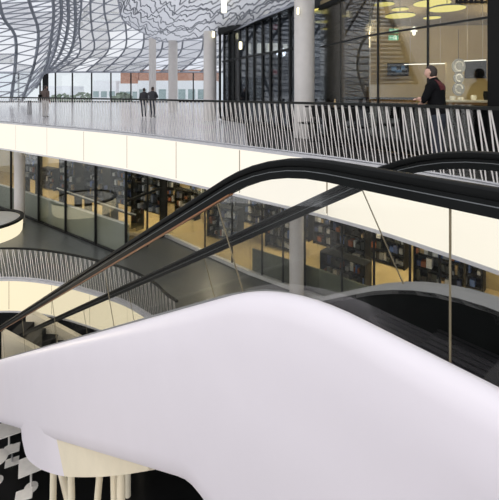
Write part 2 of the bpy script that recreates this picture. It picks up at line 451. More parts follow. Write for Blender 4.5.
# ================================================================ GALLERY SHOPFRONT (upper level, right)
G = [Vector((4.40, 6.6, 0)), Vector((2.76, 9.2, 0)), Vector((2.05, 11.6, 0)), Vector((1.42, 13.2, 0)), Vector((-1.25, 18.8, 0))]
HG = 3.75
sf = struct(empty('window_2', (2.8, 9.2, 0)))
def pane(root, a, b, z0, z1, mt, name='glass_pane'):
    a, b = Vector(a), Vector(b); n = (b-a).cross(Vector((0, 0, 1))).normalized()*.012
    mm = MB(); q = [P2(a, z0), P2(b, z0), P2(b, z1), P2(a, z1)]
    mm.prism([v+n for v in q], [v-n for v in q]); return mm.build(name, mt, root)
pane(sf, G[0], G[1], .12, HG, M['shopglass']); pane(sf, G[1], G[2], .12, HG, M['shopglass'])
def post(root, p, w, z0, z1, mt='mullion', name='mullion', rz=0.56):
    return MB().box((p.x, p.y, (z0+z1)/2), (w, w, z1-z0), rz).build(name, M[mt], root)
def on_line(a, b, x):       # where the picture column x meets the plan line a-b
    k = (x-CX)/F; d = b-a; s = (k*a.y-a.x)/(d.x-k*d.y); return a+d*s
for x in (378, 428): post(sf, on_line(G[0], G[1], x), .035, .1, HG)
post(sf, on_line(G[1], G[2], 341), .03, .1, HG)
for a, b in ((G[0], G[1]), (G[1], G[2])):
    MB().bar(P2(a, 2.62), P2(b, 2.62), .028).build('transom', M['mullion'], sf)
    MB().bar(P2(a, .08), P2(b, .08), .07).build('sill', M['blackmetal'], sf)
    MB().bar(P2(a, HG), P2(b, HG), .09).build('head_rail', M['blackmetal'], sf)
for a, b in ((G[0], G[1]), (G[1], G[2])):
    n_ = Vector((.845, .53, 0))*.08; MB().prism([P2(a+n_, .02), P2(b+n_, .02), P2(b+n_, 1.08), P2(a+n_, 1.08)], [P2(a+n_*1.4, .02), P2(b+n_*1.4, .02), P2(b+n_*1.4, 1.08), P2(a+n_*1.4, 1.08)]).build('base_panel', M['black'], sf)
# black pillars
def pillar(p, w, label, z1=HG):
    o = MB().box((p.x, p.y, z1/2), (w, w, z1), .5).build('pillar', M['black'], None, False, (p.x, p.y, 0)); return tag(o, label, 'pillar')
pillar(Vector((4.26, 6.8, 0)), .27, 'black square pillar at the right edge of the cafe front')
pillar(Vector((2.36, 11.25, 0)), .26, 'narrow black pillar where the cafe glass begins beside the stout column')
# dark shop to the left of the column
ds = struct(empty('window_3', (0, 16, 0)))
pane(ds, G[3], G[4], .1, HG+.6, M['darkglass'])
pane(ds, G[2], G[3], .1, HG, M['darkglass'])
for x in (220, 224.5, 229.5, 234, 240, 247, 254.5, 263, 271, 279.5, 290.5):
    post(ds, on_line(G[3], G[4], x), .09, .05, HG+.7)
MB().bar(P2(G[3], .1), P2(G[4], .1), .12).build('sill', M['blackmetal'], ds)
MB().bar(P2(G[3], 2.75), P2(G[4], 2.75), .05).build('transom', M['mullion'], ds)
MB().bar(P2(G[3], HG+.5), P2(G[4], HG+.5), .35).build('head_rail', M['blackmetal'], ds)

tp = [EDGE.at(s_)-Vector((EDGE.tan(s_).y, -EDGE.tan(s_).x, 0))*.16 for s_ in [EDGE.near_x(244)+(EDGE.near_x(560)-EDGE.near_x(244))*i/14 for i in range(15)]]+[Vector((4.6, 6.3, 0)), Vector((2.76, 9.1, 0)), Vector((2.0, 11.5, 0)), Vector((1.36, 13.1, 0)), Vector((-.2, 16.3, 0))]
struct(MB().prism([P2(v, .001) for v in tp], [P2(v, .014) for v in tp]).build('floor_terrace', M['terrace']))
# cafe room
C = [Vector((2.5, 11.5, 0)), Vector((3.05, 15.2, 0)), Vector((10.2, 14.4, 0)), Vector((9.2, 5.5, 0)), Vector((4.7, 6.3, 0))]
def wall(name, a, b, z0, z1, mt, t=.12):
    a, b = Vector(a), Vector(b); n = (b-a).cross(Vector((0, 0, 1))).normalized()*t/2
    mm = MB(); q = [P2(a, z0), P2(b, z0), P2(b, z1), P2(a, z1)]
    mm.prism([v+n for v in q], [v-n for v in q]); return struct(mm.build(name, mt))
wall('wall_cafe_left', C[0], C[1], 0, HG, M['darkwall'])
wall('wall_cafe_back', C[1], C[2], 0, HG, M['cafewall'])
wall('wall_cafe_right', C[2], C[3], 0, HG, M['cafewall'])
wall('wall_cafe_front', C[3], C[4], 0, HG, M['darkwall'])
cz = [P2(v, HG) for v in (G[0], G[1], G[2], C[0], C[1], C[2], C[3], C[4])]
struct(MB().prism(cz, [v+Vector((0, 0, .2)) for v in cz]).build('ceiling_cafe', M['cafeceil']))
# dark shop room
wall('wall_shop_back', (3.0, 15.3, 0), (1.6, 21.5, 0), 0, HG+.9, M['darkwall'])
wall('wall_shop_left', (1.6, 21.5, 0), (-1.15, 19.1, 0), 0, HG+.9, M['darkwall'])
cz = [P2(v, HG+.9) for v in (G[2], G[3], G[4], Vector((1.6, 21.5, 0)), Vector((3.0, 15.3, 0)))]
struct(MB().prism(cz, [v+Vector((0, 0, .2)) for v in cz]).build('ceiling_shop', M['darkwall']))

def light(kind, loc, e, c=(1, .8, .5), r=.15, size=1., rot=None):
    l = bpy.data.lights.new('lamp_or_fill_light', kind); l.energy = e; l.color = c
    if kind == 'AREA': l.size = size
    else: l.shadow_soft_size = r
    o = bpy.data.objects.new('lamp_or_fill_light', l); COL.objects.link(o); o.location = loc
    if rot: o.rotation_euler = rot
    return o
# pendant lamps in the cafe
def pendant(p, r, label):
    o = empty('pendant_lamp', p, label, 'pendant lamp', 'round cafe pendants'); p = Vector(p)
    MB().lathe([(r*.3, .07), (r*.9, .05), (r, .02), (r, .008), (r*.97, .008), (r*.97, .014)], p, 28).build('lamp_shade', M['blackmetal'], o, True)
    MB().lathe([(r*.985, .0), (r*.99, .018), (.02, .02)], p, 28).build('diffuser', M['lampglow'], o, True)
    MB().bar(p+Vector((0, 0, .06)), (p.x, p.y, HG), .008).build('cord', M['black'], o)
    return o
pend = [(326, 11, 11.9, .46, 'widest yellow disc pendant just right of the stout column'),
        (338, 16.5, 12.8, .27, 'small disc pendant right of and below the widest one by the column'),
        (322, 22, 13.0, .27, 'disc pendant half hidden behind the stout column'),
        (327, 29, 14.2, .22, 'lowest small disc pendant beside the stout column'),
        (384, 4.5, 10.6, .27, 'yellow disc pendant at the top, left of the pair over the exit sign'),
        (400, 9.5, 11.6, .24, 'small disc pendant tucked above the wide one over the exit sign'),
        (400, 16, 10.4, .38, 'wide yellow disc pendant above the green exit sign'),
        (432, 3.5, 10.0, .44, 'wide yellow disc pendant touching the top of the picture over the man'),
        (447, 9, 8.9, .38, 'widest right-hand yellow disc pendant above the slanting transom'),
        (432, 18, 12.0, .25, 'small lower yellow disc pendant above the seated diner area')]
pend[-1] = (432, 18, 12.0, .25, 'small yellow disc pendant lowest above the man in black')
for x, y, d, r, lb in pend: pendant(px(x, y, d), r, lb)
for p, e in (((5.0, 9.0, 3.1), 32), ((4.6, 12.0, 3.1), 38), ((7.2, 11.5, 3.1), 38), ((3.4, 10.9, 3.0), 14), ((7.2, 8.6, 3.1), 20)): light('POINT', p, e, (1, .80, .46), .3)
light('POINT', (1.3, 17, 3.0), 60, (.9, .95, 1), .2)

# things in the cafe
def tv(c, w, h, rz, label, pic=False):
    o = empty('television', c, label, 'television'); c = Vector(c)
    MB().box(c, (w, .06, h), rz).build('casing', M['black'], o)
    MB().box(c+Matrix.Rotation(rz, 3, 'Z') @ Vector((0, -.034, 0)), (w*.94, .01, h*.9), rz).build('screen', M['screen'], o)
    R0 = Matrix.Rotation(rz, 3, 'Z'); MB().bar(c, c+R0 @ Vector((0, .45, 0)), .03).build('wall_mount', M['black'], o)
    if pic:
        R = Matrix.Rotation(rz, 3, 'Z')
        mm = MB()
        for a, b, ww, hh in ((-.15, .02, .18, .16), (.02, -.06, .2, .1), (.16, .06, .12, .14)): mm.box(c+R @ Vector((a, -.041, b)), (ww, .006, hh), rz)
        mm.build('picture', M['screenblue'], o)
    return o
yb = lambda x: 15.2+(x-3.05)*(-.8/7.15)
X = (398-CX)/F*14.4; tv(px(398, 69.5, 14.45), .74, .46, -.11, 'small flat screen with a bluish picture on the cafe back wall, left of the man', True)
# partition with the large screen
pp = px(472, 90, 11.3)
wl = MB().box((pp.x+.75, pp.y+.25, 1.1), (2.6, .10, 2.2), -.12).build('wall_cafe_partition', M['cafewall']); struct(wl)
tv(px(475.5, 69.5, 11.22), .56, .50, -.12, 'blank black square screen on the cafe partition right of the man')
def exit_sign(p, label, flip):
    o = empty('exit_sign', p, label, 'exit sign'); p = Vector(p)
    MB().box(p, (.30, .05, .15)).build('sign_box', M['green'], o)
    f = MB(); y = p.y-.028
    def q(a, b, w, h): f.box((p.x+a*flip, y, p.z+b), (w, .006, h))
    q(.07, 0, .05, .11); q(-.06, .0, .09, .022)
    f.poly([(p.x-.145*flip, y-.003, p.z), (p.x-.10*flip, y-.003, p.z+.045), (p.x-.10*flip, y-.003, p.z-.045)])
    q(.005, .035, .025, .025); q(.0, .0, .03, .04); q(-.01, -.035, .02, .04); q(.02, -.035, .02, .035)
    f.build('pictogram', M['greenw'], o)
    MB().bar(p+Vector((0, 0, .07)), p+Vector((0, 0, .28)), .008).build('hanger', M['black'], o)
exit_sign(px(393.5, 37.8, 12.6), 'lower green exit sign with white pictogram hanging in the cafe', 1)
exit_sign(px(393.8, 31, 13.6), 'upper dim green exit sign behind the other in the cafe', 1)
o = empty('spotlight', px(414, 31, 12.2), 'small bright white spotlight right of the green exit signs', 'spotlight'); p = o.location.copy()
MB().lathe([(.02, -.13), (.045, -.11), (.045, .11), (.02, .13)], p, 12).build('lamp_tube', M['whiteglow'], o, True)
MB().bar(p+Vector((-.1, 0, 0)), p+Vector((.1, 0, 0)), .022).build('cross_arm', M['whiteglow'], o)
def strip(x0, y0, x1, y1, d0, d1, lb, r=.014):
    a, b = px(x0, y0, d0), px(x1, y1, d1)
    t = MB().bar(a, b, r).build('light_strip', M['whiteglow'], None, False, a); tag(t, lb, 'strip light', 'linear lights in the cafe')
    for k in (.15, .85):
        q = a.lerp(b, k); MB().bar(q, (q.x, q.y, HG-.012), .005).build('suspension_wire', M['steel'], t)
    return t
strip(404, 64.5, 447, 63.5, 13.2, 12.6, 'long thin white light strip level with the man\'s head')
strip(464, 61, 486, 60, 11.1, 10.8, 'short thin white light strip above the blank screen')
# hanging medallion banner (three linked round shapes)
o = empty('hanging_sign', px(458.5, 76, 10.2), 'hanging sign of three stacked grey round medallions right of the man', 'sign'); p = o.location.copy()
for dz, r in ((.25, .17), (-.05, .13), (-.33, .15)):
    mm = MB(); c = p+Vector((0, 0, dz)); mm.prism([c+Vector((r*math.cos(a*PI/12), -.02, r*1.15*math.sin(a*PI/12))) for a in range(24)], [c+Vector((r*math.cos(a*PI/12), .02, r*1.15*math.sin(a*PI/12))) for a in range(24)])
    md = mm.build('medallion', GOODS[3], o)
    rr = MB(); rr.tube([c+Vector((r*.6*math.cos(a*PI/8), -.025, r*.7*math.sin(a*PI/8))) for a in range(14)], .022, 5); rr.build('scroll', M['trimgrey'], md)
MB().bar(p+Vector((0, 0, .4)), p+Vector((0, 0, 1.2)), .006).build('cord', M['black'], o)
# round red shop signs in the dark window
for (x, y, d, lb) in ((274.5, 72, 14.6, 'lower round red sign inside the dark shop window'), (275, 27, 14.6, 'upper faint round red sign inside the dark shop window')):
    p = px(x, y, d); t = MB(); t.prism([p+Vector((.10*math.cos(a*PI/10), 0, .10*math.sin(a*PI/10))) for a in range(20)], [p+Vector((.10*math.cos(a*PI/10), .03, .10*math.sin(a*PI/10))) for a in range(20)])
    tag(t.build('round_sign', M['red'], None, False, p), lb, 'sign')
for i, x in enumerate((248, 259, 268, 276, 285)):  # glowing rectangles stand in for lit windows reflected in the shop glass
    gp = on_line(G[3], G[4], x); p = px(x, 48.5-i*.4, gp.y+.35); w = (.22, .16, .2, .24, .16)[i]
    t = MB().box(p, (w, .03, (.42, .38, .34, .3, .2)[i])).build('window_reflection_card', M['whiteglow'], None, False, p)
    t.name = 'glowing_reflection_card'; tag(t, ('first', 'second', 'third', 'fourth', 'fifth')[i]+' glowing rectangle imitating a lit-window reflection from the left in the dark shop window', 'window reflection', 'reflections in the dark shop')
# counters
def counter(c, s, rz, label, topmat, bodymat):
    o = empty('counter', (c[0], c[1], 0), label, 'counter')
    MB().box((c[0], c[1], (s[2]-.05)/2), (s[0], s[1], s[2]-.05), rz).build('body', bodymat, o)
    MB().box((c[0], c[1], s[2]-.025), (s[0]+.08, s[1]+.08, .05), rz).build('countertop', topmat, o)
    return o
counter((5.35, 9.9), (1.5, .55, 1.12), -.12, 'lit pale-topped service counter right of the man in the cafe', M['ledge'], M['timber'])
counter((4.0, 12.6), (2.2, .6, 1.15), -.1, 'long dark counter under the small screen at the back of the cafe', M['black'], M['timber'])
light('POINT', (5.3, 9.6, 1.75), 12, (1, .9, .65), .1)
# small items on the counters
for i, (x, y, h, mt) in enumerate(((5.0, 9.85, .10, 'ledge'), (5.25, 9.95, .07, 'ledge'), (5.55, 9.9, .12, 'ledge'), (5.8, 9.8, .22, 'black'))):
    t = MB().lathe([(.05, 0), (.07, h*.6), (.06, h), (.03, h)], (x, y, 1.12), 14).build('bowl', M[mt], None, True, (x, y, 1.12))
    tag(t, ('leftmost pale bowl on the lit counter', 'second, lowest pale bowl on the lit counter', 'third, taller pale bowl on the lit counter', 'tall dark jar at the right end of the lit counter')[i], 'bowl')
def cafe_chair(c, rz, mt, label, group, name='cafe_chair', zs=0., back=True):
    o = empty(name, (c[0], c[1], c[2]), label, 'chair', group); c = Vector(c); R = Matrix.Rotation(rz, 3, 'Z')
    q = lambda x, y, z: c+R @ Vector((x, y, z))
    sh = .45+zs
    MB().box(q(0, 0, sh), (.42, .42, .035), rz).build('seat', mt, o)
    if back:
        mm = MB(); mm.prism([q(-.2, .19, sh+.14), q(.2, .19, sh+.14), q(.2, .22, sh+.14), q(-.2, .22, sh+.14)], [q(-.19, .25, sh+.42), q(.19, .25, sh+.42), q(.19, .28, sh+.42), q(-.19, .28, sh+.42)]); mm.build('backrest', mt, o)
        for sx in (-1, 1): MB().bar(q(sx*.17, .2, sh-.02), q(sx*.17, .24, sh+.3), .014).build('back_post', mt, o)
    for sx in (-1, 1):
        for sy in (-1, 1): MB().bar(q(sx*.18, sy*.18, sh-.02), q(sx*.2, sy*.2, 0), .016).build('leg', mt, o)
    return o
def cafe_table(c, mt, label, h=.74, r=.35, square=False, legm=None, group=None):
    o = empty('cafe_table', c, label, 'table', group); c = Vector(c); legm = legm or mt
    if square: MB().box(c+Vector((0, 0, h-.015)), (r*2, r*2, .03), .5).build('tabletop', mt, o)
    else: MB().lathe([(r*.97, h-.03), (r, h-.02), (r, h-.005), (r*.98, h)], c, 24).build('tabletop', mt, o, True)
    MB().lathe([(.03, .02), (.03, h-.03)], c, 10).build('pedestal', legm, o, True)
    MB().lathe([(.2, 0), (.2, .015), (.04, .03)], c, 18).build('base', legm, o, True)
    return o
cafe_table((3.12, 8.25, .012-.012), M['black'], 'dark high table beside the man in black, behind the railing', 1.06, .30)
cafe_table((2.05, 9.6, 0), M['black'], 'dark table outside the cafe glass left of the thin mullion', .95, .34)
cafe_table((1.75, 10.6, 0), M['black'], 'dark table nearest the stout column on the terrace', .95, .34)
cafe_chair((1.5, 9.95, 0), -1.0, M['black'], 'black terrace chair between the two dark tables by the column', 'terrace chairs', zs=.1)
cafe_chair((2.35, 8.8, 0), 2.2, M['black'], 'black terrace chair at the left of the man, below the small screen', 'terrace chairs', zs=.1)
t = MB().lathe([(.03, 0), (.035, .05), (.03, .11), (.015, .15), (.015, .2)], (2.05, 9.6, .95), 12).build('bottle', GOODS[4], None, True, (2.05, 9.6, .95)); tag(t, 'tan bottle on the terrace table left of the man', 'bottle')
# lettering strokes over the cafe front: only their feet reach into the picture
let = empty('shop_lettering', on_line(G[0], G[1], 470)+Vector((-.1, -.06, 3.0)), 'dark cut-off lettering at the very top right on the cafe glass', 'lettering')
for x, w in ((459, .03), (463, .06), (468, .05), (473.5, .05), (478, .025), (484, .04)):
    p = on_line(G[0], G[1], x)+Vector((-.07, -.05, 0)); zz = ZC+(HY-3.4)/F*p.y
    MB().box((p.x, p.y, zz+.11), (w, .03, .22), -.98).build('letter_stroke', M['black'], let)
    MB().box((p.x+.02, p.y-.03, zz+.015), (w+.05, .03, .03), -.98).build('letter_foot', M['black'], let)

# ================================================================ PEOPLE
def person(name, loc, rz, H, cl, label, arms, group=None, bag=False, hairlen=.0, lean=0, bulk=1.0):
    k = H/1.75
    bm_v = []; bm_e = []; rad = []; roots = []
    def V(p, r): bm_v.append(Vector(p)*k); rad.append(r*k*(bulk if r > .02 else 1) if isinstance(r, (int, float)) else (r[0]*k*bulk, r[1]*k*bulk)); return len(bm_v)-1
    def E(a, b): bm_e.append((a, b))
    L = lambda y, z: y-lean*max(0, z-.95)
    pel = V((0, 0, .95), (.155, .115)); roots.append(pel)
    wa = V((0, L(0, 1.1), 1.1), (.145, .105)); ch = V((0, L(.0, 1.3), 1.3), (.175, .12)); sh = V((0, L(.01, 1.42), 1.42), (.12, .09)); nk = V((0, L(.0, 1.5), 1.50), .058); hd = V((0, L(-.015, 1.58), 1.58), .06)
    for a, b in ((pel, wa), (wa, ch), (ch, sh), (sh, nk), (nk, hd)): E(a, b)
    for sx in (-1, 1):
        hip = V((sx*.095, 0, .88), .095); kn = V((sx*.10, -.015 if sx > 0 else -.05, .49), .062); an = V((sx*.10, .03, .09), .045); to = V((sx*.115, -.12, .04), .035)
        E(pel, hip); E(hip, kn); E(kn, an); E(an, to)
        el, wr = arms[0 if sx < 0 else 1]
        s_ = V((sx*.185, L(.01, 1.41), 1.405), .062); e_ = V((el[0], el[1], el[2]), .046); w_ = V(wr, .030)
        d = (Vector(wr)-Vector(el)).normalized(); pm = V(Vector(wr)+d*.06, (.038, .022))
        E(sh, s_); E(s_, e_); E(e_, w_); E(w_, pm)
        side = d.cross(Vector((0, 0, 1))) if abs(d.z) < .8 else Vector((0, 1, 0)); side.normalize()
        curl = Vector((0, 0, -1)) if abs(d.z) < .8 else Vector((-sx, 0, 0))
        for j, ln in enumerate((.070, .080, .075, .060)):
            o0 = Vector(wr)+d*.07+side*(j-1.5)*.019
            a0 = V(o0, .0105); a1 = V(o0+d*ln*.55, .0095); a2 = V(o0+d*ln*.9+curl*ln*.35, .008); E(a0, a1); E(a1, a2); roots.append(a0)
        o0 = Vector(wr)+d*.03+side*sx*-.025
        a0 = V(o0, .0125); a1 = V(o0+d*.035+side*sx*-.03, .0105); a2 = V(o0+d*.065+side*sx*-.03+curl*.01, .009); E(a0, a1); E(a1, a2); roots.append(a0)
    me = bpy.data.meshes.new(name); me.from_pydata([tuple(v) for v in bm_v], bm_e, [])
    tmp = bpy.data.objects.new('tmp_body', me); COL.objects.link(tmp)
    sk = tmp.modifiers.new('skin', 'SKIN'); sk.use_smooth_shade = True
    if not me.skin_vertices: me.skin_vertices.new()
    lay = me.skin_vertices[0].data
    for i, r in enumerate(rad):
        lay[i].radius = r if isinstance(r, tuple) else (r, r); lay[i].use_root = i in roots
    sb = tmp.modifiers.new('sub', 'SUBSURF'); sb.levels = 1
    dg = bpy.context.evaluated_depsgraph_get()
    me2 = bpy.data.meshes.new_from_object(tmp.evaluated_get(dg)); bpy.data.objects.remove(tmp); bpy.data.meshes.remove(me)
    bm = bmesh.new(); bm.from_mesh(me2)
    nb = len(bm.faces)
    hc = Vector((0, L(-.03, 1.64), 1.635))*k
    r_ = bmesh.ops.create_icosphere(bm, subdivisions=3, radius=1)
    for v in r_['verts']:
        c = v.co.copy(); x, y, z = c.x*.076, c.y*.098, c.z*.118
        if z < -.02: x *= 1-.28*min(1, (-.02-z)/.09); y = y*(1-.15*min(1, (-.02-z)/.09))-.008
        if c.y < -.6:
            if abs(c.x) < .22 and -.35 < c.z < .12: y -= .022*(1-abs(c.x)/.22)*(1 if c.z < -.1 else .5)     # nose
            if abs(abs(c.x)-.36) < .17 and .0 < c.z < .22: y += .010                                        # eye sockets
            if abs(c.x) < .3 and -.62 < c.z < -.5: y += .006                                                # mouth
        v.co = Vector((x, y, z))*k+hc
    for sx in (-1, 1):
        r_ = bmesh.ops.create_icosphere(bm, subdivisions=1, radius=1)
        for v in r_['verts']: v.co = Vector((v.co.x*.012+sx*.078, v.co.y*.022+.012, v.co.z*.032))*k+hc
    mats = [M['skin'], M[cl[0]], M[cl[1]], M['shoe']]
    me3 = me2; 
    for f in bm.faces:
        f.smooth = True; c = f.calc_center_median()/k
        if c.z > 1.54: f.material_index = 0
        elif c.z < .10: f.material_index = 3
        else: f.material_index = 2 if c.z < .93 else 1
    # arms: bare below the sleeve or sleeved; hands always bare
    for f in bm.faces:
        c = f.calc_center_median()/k
        for (el, wr), sx in zip(arms, (-1, 1)):
            el_, wr_ = Vector(el), Vector(wr); ax = (wr_-el_); t = (c-el_).dot(ax)/ax.length_squared
            dist = (c-(el_+ax*t)).length
            if dist < .062*bulk+.012 and t > (.05 if cl[2] == 'bare' else .93) and t < 2.0: f.material_index = 0
            elif dist < .06 and 0 <= t <= .93 and abs(c.x) > .13: f.material_index = 1
    for mm in mats: me3.materials.append(mm)
    if len(me3.materials) > 4: pass
    bm.to_mesh(me3); bm.free()
    body = bpy.data.objects.new(name, me3); COL.objects.link(body); body.location = loc; body.rotation_euler = (0, 0, rz)
    tag(body, label, 'person', group)
    hb = bmesh.new(); bmesh.ops.create_icosphere(hb, subdivisions=3, radius=1)
    dele = []
    for v in hb.verts:
        c = v.co.copy()
        z = c.z*.122
        if c.y > 0 and z < -.05: z = max(z, -.085-hairlen)
        keep = (c.z > .45) or (c.y > -.08 and c.z > -.85-hairlen*5)
        if not keep: dele.append(v)
        v.co = Vector((c.x*.084, c.y*.104+.004, z+.004+.006*math.sin(c.x*25)*math.cos(c.y*21)))*k+hc
    bmesh.ops.delete(hb, geom=dele, context='VERTS')
    hm = bpy.data.meshes.new('hair'); hb.to_mesh(hm); hb.free(); hm.materials.append(M['hair'])
    for p in hm.polygons: p.use_smooth = True
    ho = bpy.data.objects.new('hair', hm); COL.objects.link(ho); ho.parent = body
    sd = ho.modifiers.new('thick', 'SOLIDIFY'); sd.thickness = .012; sd.offset = -1
    if cl[0] == 'tee':
        # crimson yoke across the shoulders
        y = MB()
        rows_ = []; bk = bulk*.98
        for i in range(9):
            a = -1+2*i/8
            rows_.append([Vector((a*.09*bk, L(.104*bk-.01*a*a, 1.34), 1.34-.01*abs(a)))*k, Vector((a*.10*bk, L(.098*bk-.012*a*a, 1.40), 1.40))*k, Vector((a*.10*bk, L(.078*bk-.012*a*a, 1.455), 1.455-.01*abs(a)))*k, Vector((a*.08*bk, L(.04*bk, 1.50), 1.505))*k])
        y.grid(rows_); yo = y.build('shirt_yoke', M['crimson']); yo.parent = body
        sd = yo.modifiers.new('thick', 'SOLIDIFY'); sd.thickness = .02; sd.offset = 0
    if bag:
        b = MB(); b.box(Vector((.2, .10, 1.08))*k, (.12*k, .3*k, .34*k)); bo = b.build('shoulder_bag', M['black']); bo.parent = body
        bv = bo.modifiers.new('round', 'BEVEL'); bv.width = .04; bv.segments = 3
    return body
down = [((-.24, .02, 1.12), (-.25, -.06, .87)), ((.24, .02, 1.12), (.25, -.06, .87))]
swing = [((-.25, .06, 1.13), (-.27, -.02, .88)), ((.25, .0, 1.12), (.25, -.14, .90))]
fold = [((-.24, -.16, 1.15), (.02, -.30, 1.17)), ((.24, -.16, 1.15), (.0, -.27, 1.10))]
# local -Y is forward
d = 6.95; person('person', ((438.5-CX)/F*d, d, .0), -PI/2-.75, 1.78, ('tee', 'denim', 'bare'), 'man in a black and crimson t-shirt, arms bent forward, facing left by the cafe glass', fold, lean=.14, bulk=1.34)
d = 20.6; person('person', ((45.2-CX)/F*d, d, 0), PI-.2, 1.66, ('brown', 'stone', 'sleeve'), 'person walking away in a brown jacket and pale trousers at the far left', swing, bag=True, bulk=1.25)
d = 21.0; person('person', ((144-CX)/F*d, d, 0), PI, 1.53, ('coat', 'denim', 'sleeve'), 'smaller person in a dark coat, left one of the far pair', down, hairlen=.08, bulk=1.3)
d = 20.4; person('person', ((152.5-CX)/F*d, d, 0), PI-.3, 1.58, ('coat', 'denim', 'sleeve'), 'taller broad person in a dark jacket, right one of the far pair', fold, bulk=1.5)
# waste bin on the deck
d = 23.2; p = Vector(((29.5-CX)/F*d, d, 0)); o = empty('waste_bin', p, 'dark upright waste bin on the deck left of the walking person', 'bin')
MB().lathe([(.11, 0), (.12, .05), (.12, .72)], p, 20).build('body', GOODS[3], o, True); MB().lathe([(.125, .72), (.125, .78), (.06, .82)], p, 20).build('lid', M['black'], o, True)

# ================================================================ ESCALATOR in front
ux, uy, nx, ny = -.648, .762, .762, .648
SL = .558
def EP(t, p, z): return Vector((t*ux+p*nx, t*uy+p*ny, z))
def arc(t, t1, t2):
    if t <= t1: return 0.
    if t >= t2: return SL*(t-(t1+t2)/2)
    return SL*(t-t1)**2/(2*(t2-t1))
def slope(t, t1, t2): return math.atan(SL*min(1, max(0, (t-t1)/(t2-t1))))
TS = [-.9+.15*i for i in range(24)]+[2.7+.6*i for i in range(32)]
TEND = TS[-1]
NEAR = dict(p=1.709, t1=1.35, t2=2.28, z=.92); FAR = dict(p=2.72, t1=.86, t2=1.76, z=.92)
esc = empty('escalator', EP(0, 2.2, -.1), 'near long escalator with black handrails, clear glass sides and smooth white cladding', 'escalator')
def sweep(B, prof, name, mt, smooth=True, ts=TS, dz=0):
    rows = []
    for t in ts:
        z = B['z']+dz-arc(t, B['t1'], B['t2']); a = slope(t, B['t1'], B['t2'])
        rows.append([EP(t+w*math.sin(a), B['p']+q, z+w*math.cos(a)) for q, w in prof])
    m = MB(); m.grid(rows, 0, True); m.poly(rows[0]); m.poly(rows[-1])
    return m.build(name, mt, esc, smooth)
hr_prof = [(-.022, -.012), (-.040, -.006), (-.043, .010), (-.036, .026), (-.018, .034), (.018, .034), (.036, .026), (.043, .010), (.040, -.006), (.022, -.012)]
for B, cu in ((NEAR, True), (FAR, False)):
    sweep(B, hr_prof, 'handrail', M['rubber'])
    sweep(B, [(-.026, -.078), (-.026, -.012), (.026, -.012), (.026, -.078)], 'handrail_track', M['blackmetal'], False)
    sweep(B, [(-.029, -.036), (-.029, -.032), (-.023, -.032), (-.023, -.036)], 'track_edging', M['edging'], False)
    if cu: sweep(B, [(-.022, -.086), (-.022, -.078), (.022, -.078), (.022, -.086)], 'track_underside', M['copper'], False, [t for t in TS if t > 2.2])
def glass_side(B, joints, D):
    for a, b in zip(joints, joints[1:]):
        ts = [a+.004+(b-a-.008)*i/12 for i in range(13)]; rows = []
        for t in ts:
            z = B['z']-.075-arc(t, B['t1'], B['t2']); s = slope(t, B['t1'], B['t2'])
            top = (t, z); bot = (t-D*math.sin(s), z-D*math.cos(s))
            rows.append([EP(top[0], B['p']-.005, top[1]), EP(top[0], B['p']+.005, top[1]), EP(bot[0], B['p']+.005, bot[1]), EP(bot[0], B['p']-.005, bot[1])])
        m = MB(); m.grid(rows, 0, True); m.poly(rows[0]); m.poly(rows[-1]); m.build('glass_pane', M['glass'], esc)
        t = b; z = B['z']-.075-arc(t, B['t1'], B['t2']); s = slope(t, B['t1'], B['t2'])
        MB().bar(EP(t, B['p'], z), EP(t-D*math.sin(s), B['p'], z-D*math.cos(s)), .0048).build('joint_strip', M['joint'], esc)
glass_side(NEAR, [-.9, .725, 2.385]+[4.6+2.2*i for i in range(8)], .80)
glass_side(FAR, [-.9, .3, 1.83]+[4.05+2.2*i for i in range(8)], .80)
# far deck strip and skirts
def band(p0, z0, p1, z1, B, th, name, mt, tz):
    rows = []
    for t in TS:
        dz = arc(t, B['t1'], B['t2']); rows.append([EP(t, p0, z0-dz), EP(t, p1, z1-dz), EP(t, p1, z1-dz-th), EP(t, p0, z0-dz-th)])
    m = MB(); m.grid(rows, 0, True); m.poly(rows[0]); m.poly(rows[-1]); return m.build(name, mt, esc, False)
band(2.60, .050, 2.78, .052, FAR, .03, 'deck_strip', M['stripgrey'], 0)
band(2.60, .047, 2.63, .047, FAR, .50, 'skirt_panel', M['blackmetal'], 0)
band(1.77, .10, 1.80, .10, NEAR, .55, 'skirt_panel', M['blackmetal'], 0)
band(1.69, .14, 1.80, .12, NEAR, .03, 'deck_strip', M['stripgrey'], 0)
# landing plate and steps
lp = MB(); q = [EP(-.9, 1.80, -.08), EP(-.9, 2.60, -.08), EP(.75, 2.60, -.08), EP(.75, 1.80, -.08)]; lp.prism([v-Vector((0, 0, .1)) for v in q], q); lp.build('landing_plate', M['tread'], esc)
st = MB(); q = [(-.0, 0), (.40, 0), (.40, -.03), (.40, -.23), (.36, -.23), (.36, -.03), (0, -.03)]
for pa in (1.81,):
    a = [EP(t, 1.81, z)-EP(0, 1.81, 0) for t, z in q]; b = [EP(t, 2.59, z)-EP(0, 1.81, 0) for t, z in q]; st.prism(a, b)
    for g in range(14):
        y0 = 1.81+.02+g*.055
        a = [EP(t, y0, z)-EP(0, 1.81, 0) for t, z in ((.0, 0), (.40, 0), (.40, .012), (0, .012))]; b = [EP(t, y0+.02, z)-EP(0, 1.81, 0) for t, z in ((.0, 0), (.40, 0), (.40, .012), (0, .012))]; st.prism(a, b)
st0 = None; t = .76; i = 0
while t < 20:
    z = -.20-arc(t+.2, .95, 1.85); loc = EP(t, 1.81, z)
    if st0 is None: st0 = st.build('step', M['tread'], esc); so = st0
    else: so = st0.copy(); COL.objects.link(so); so.parent = esc
    so.location = loc-esc.location; t += .40
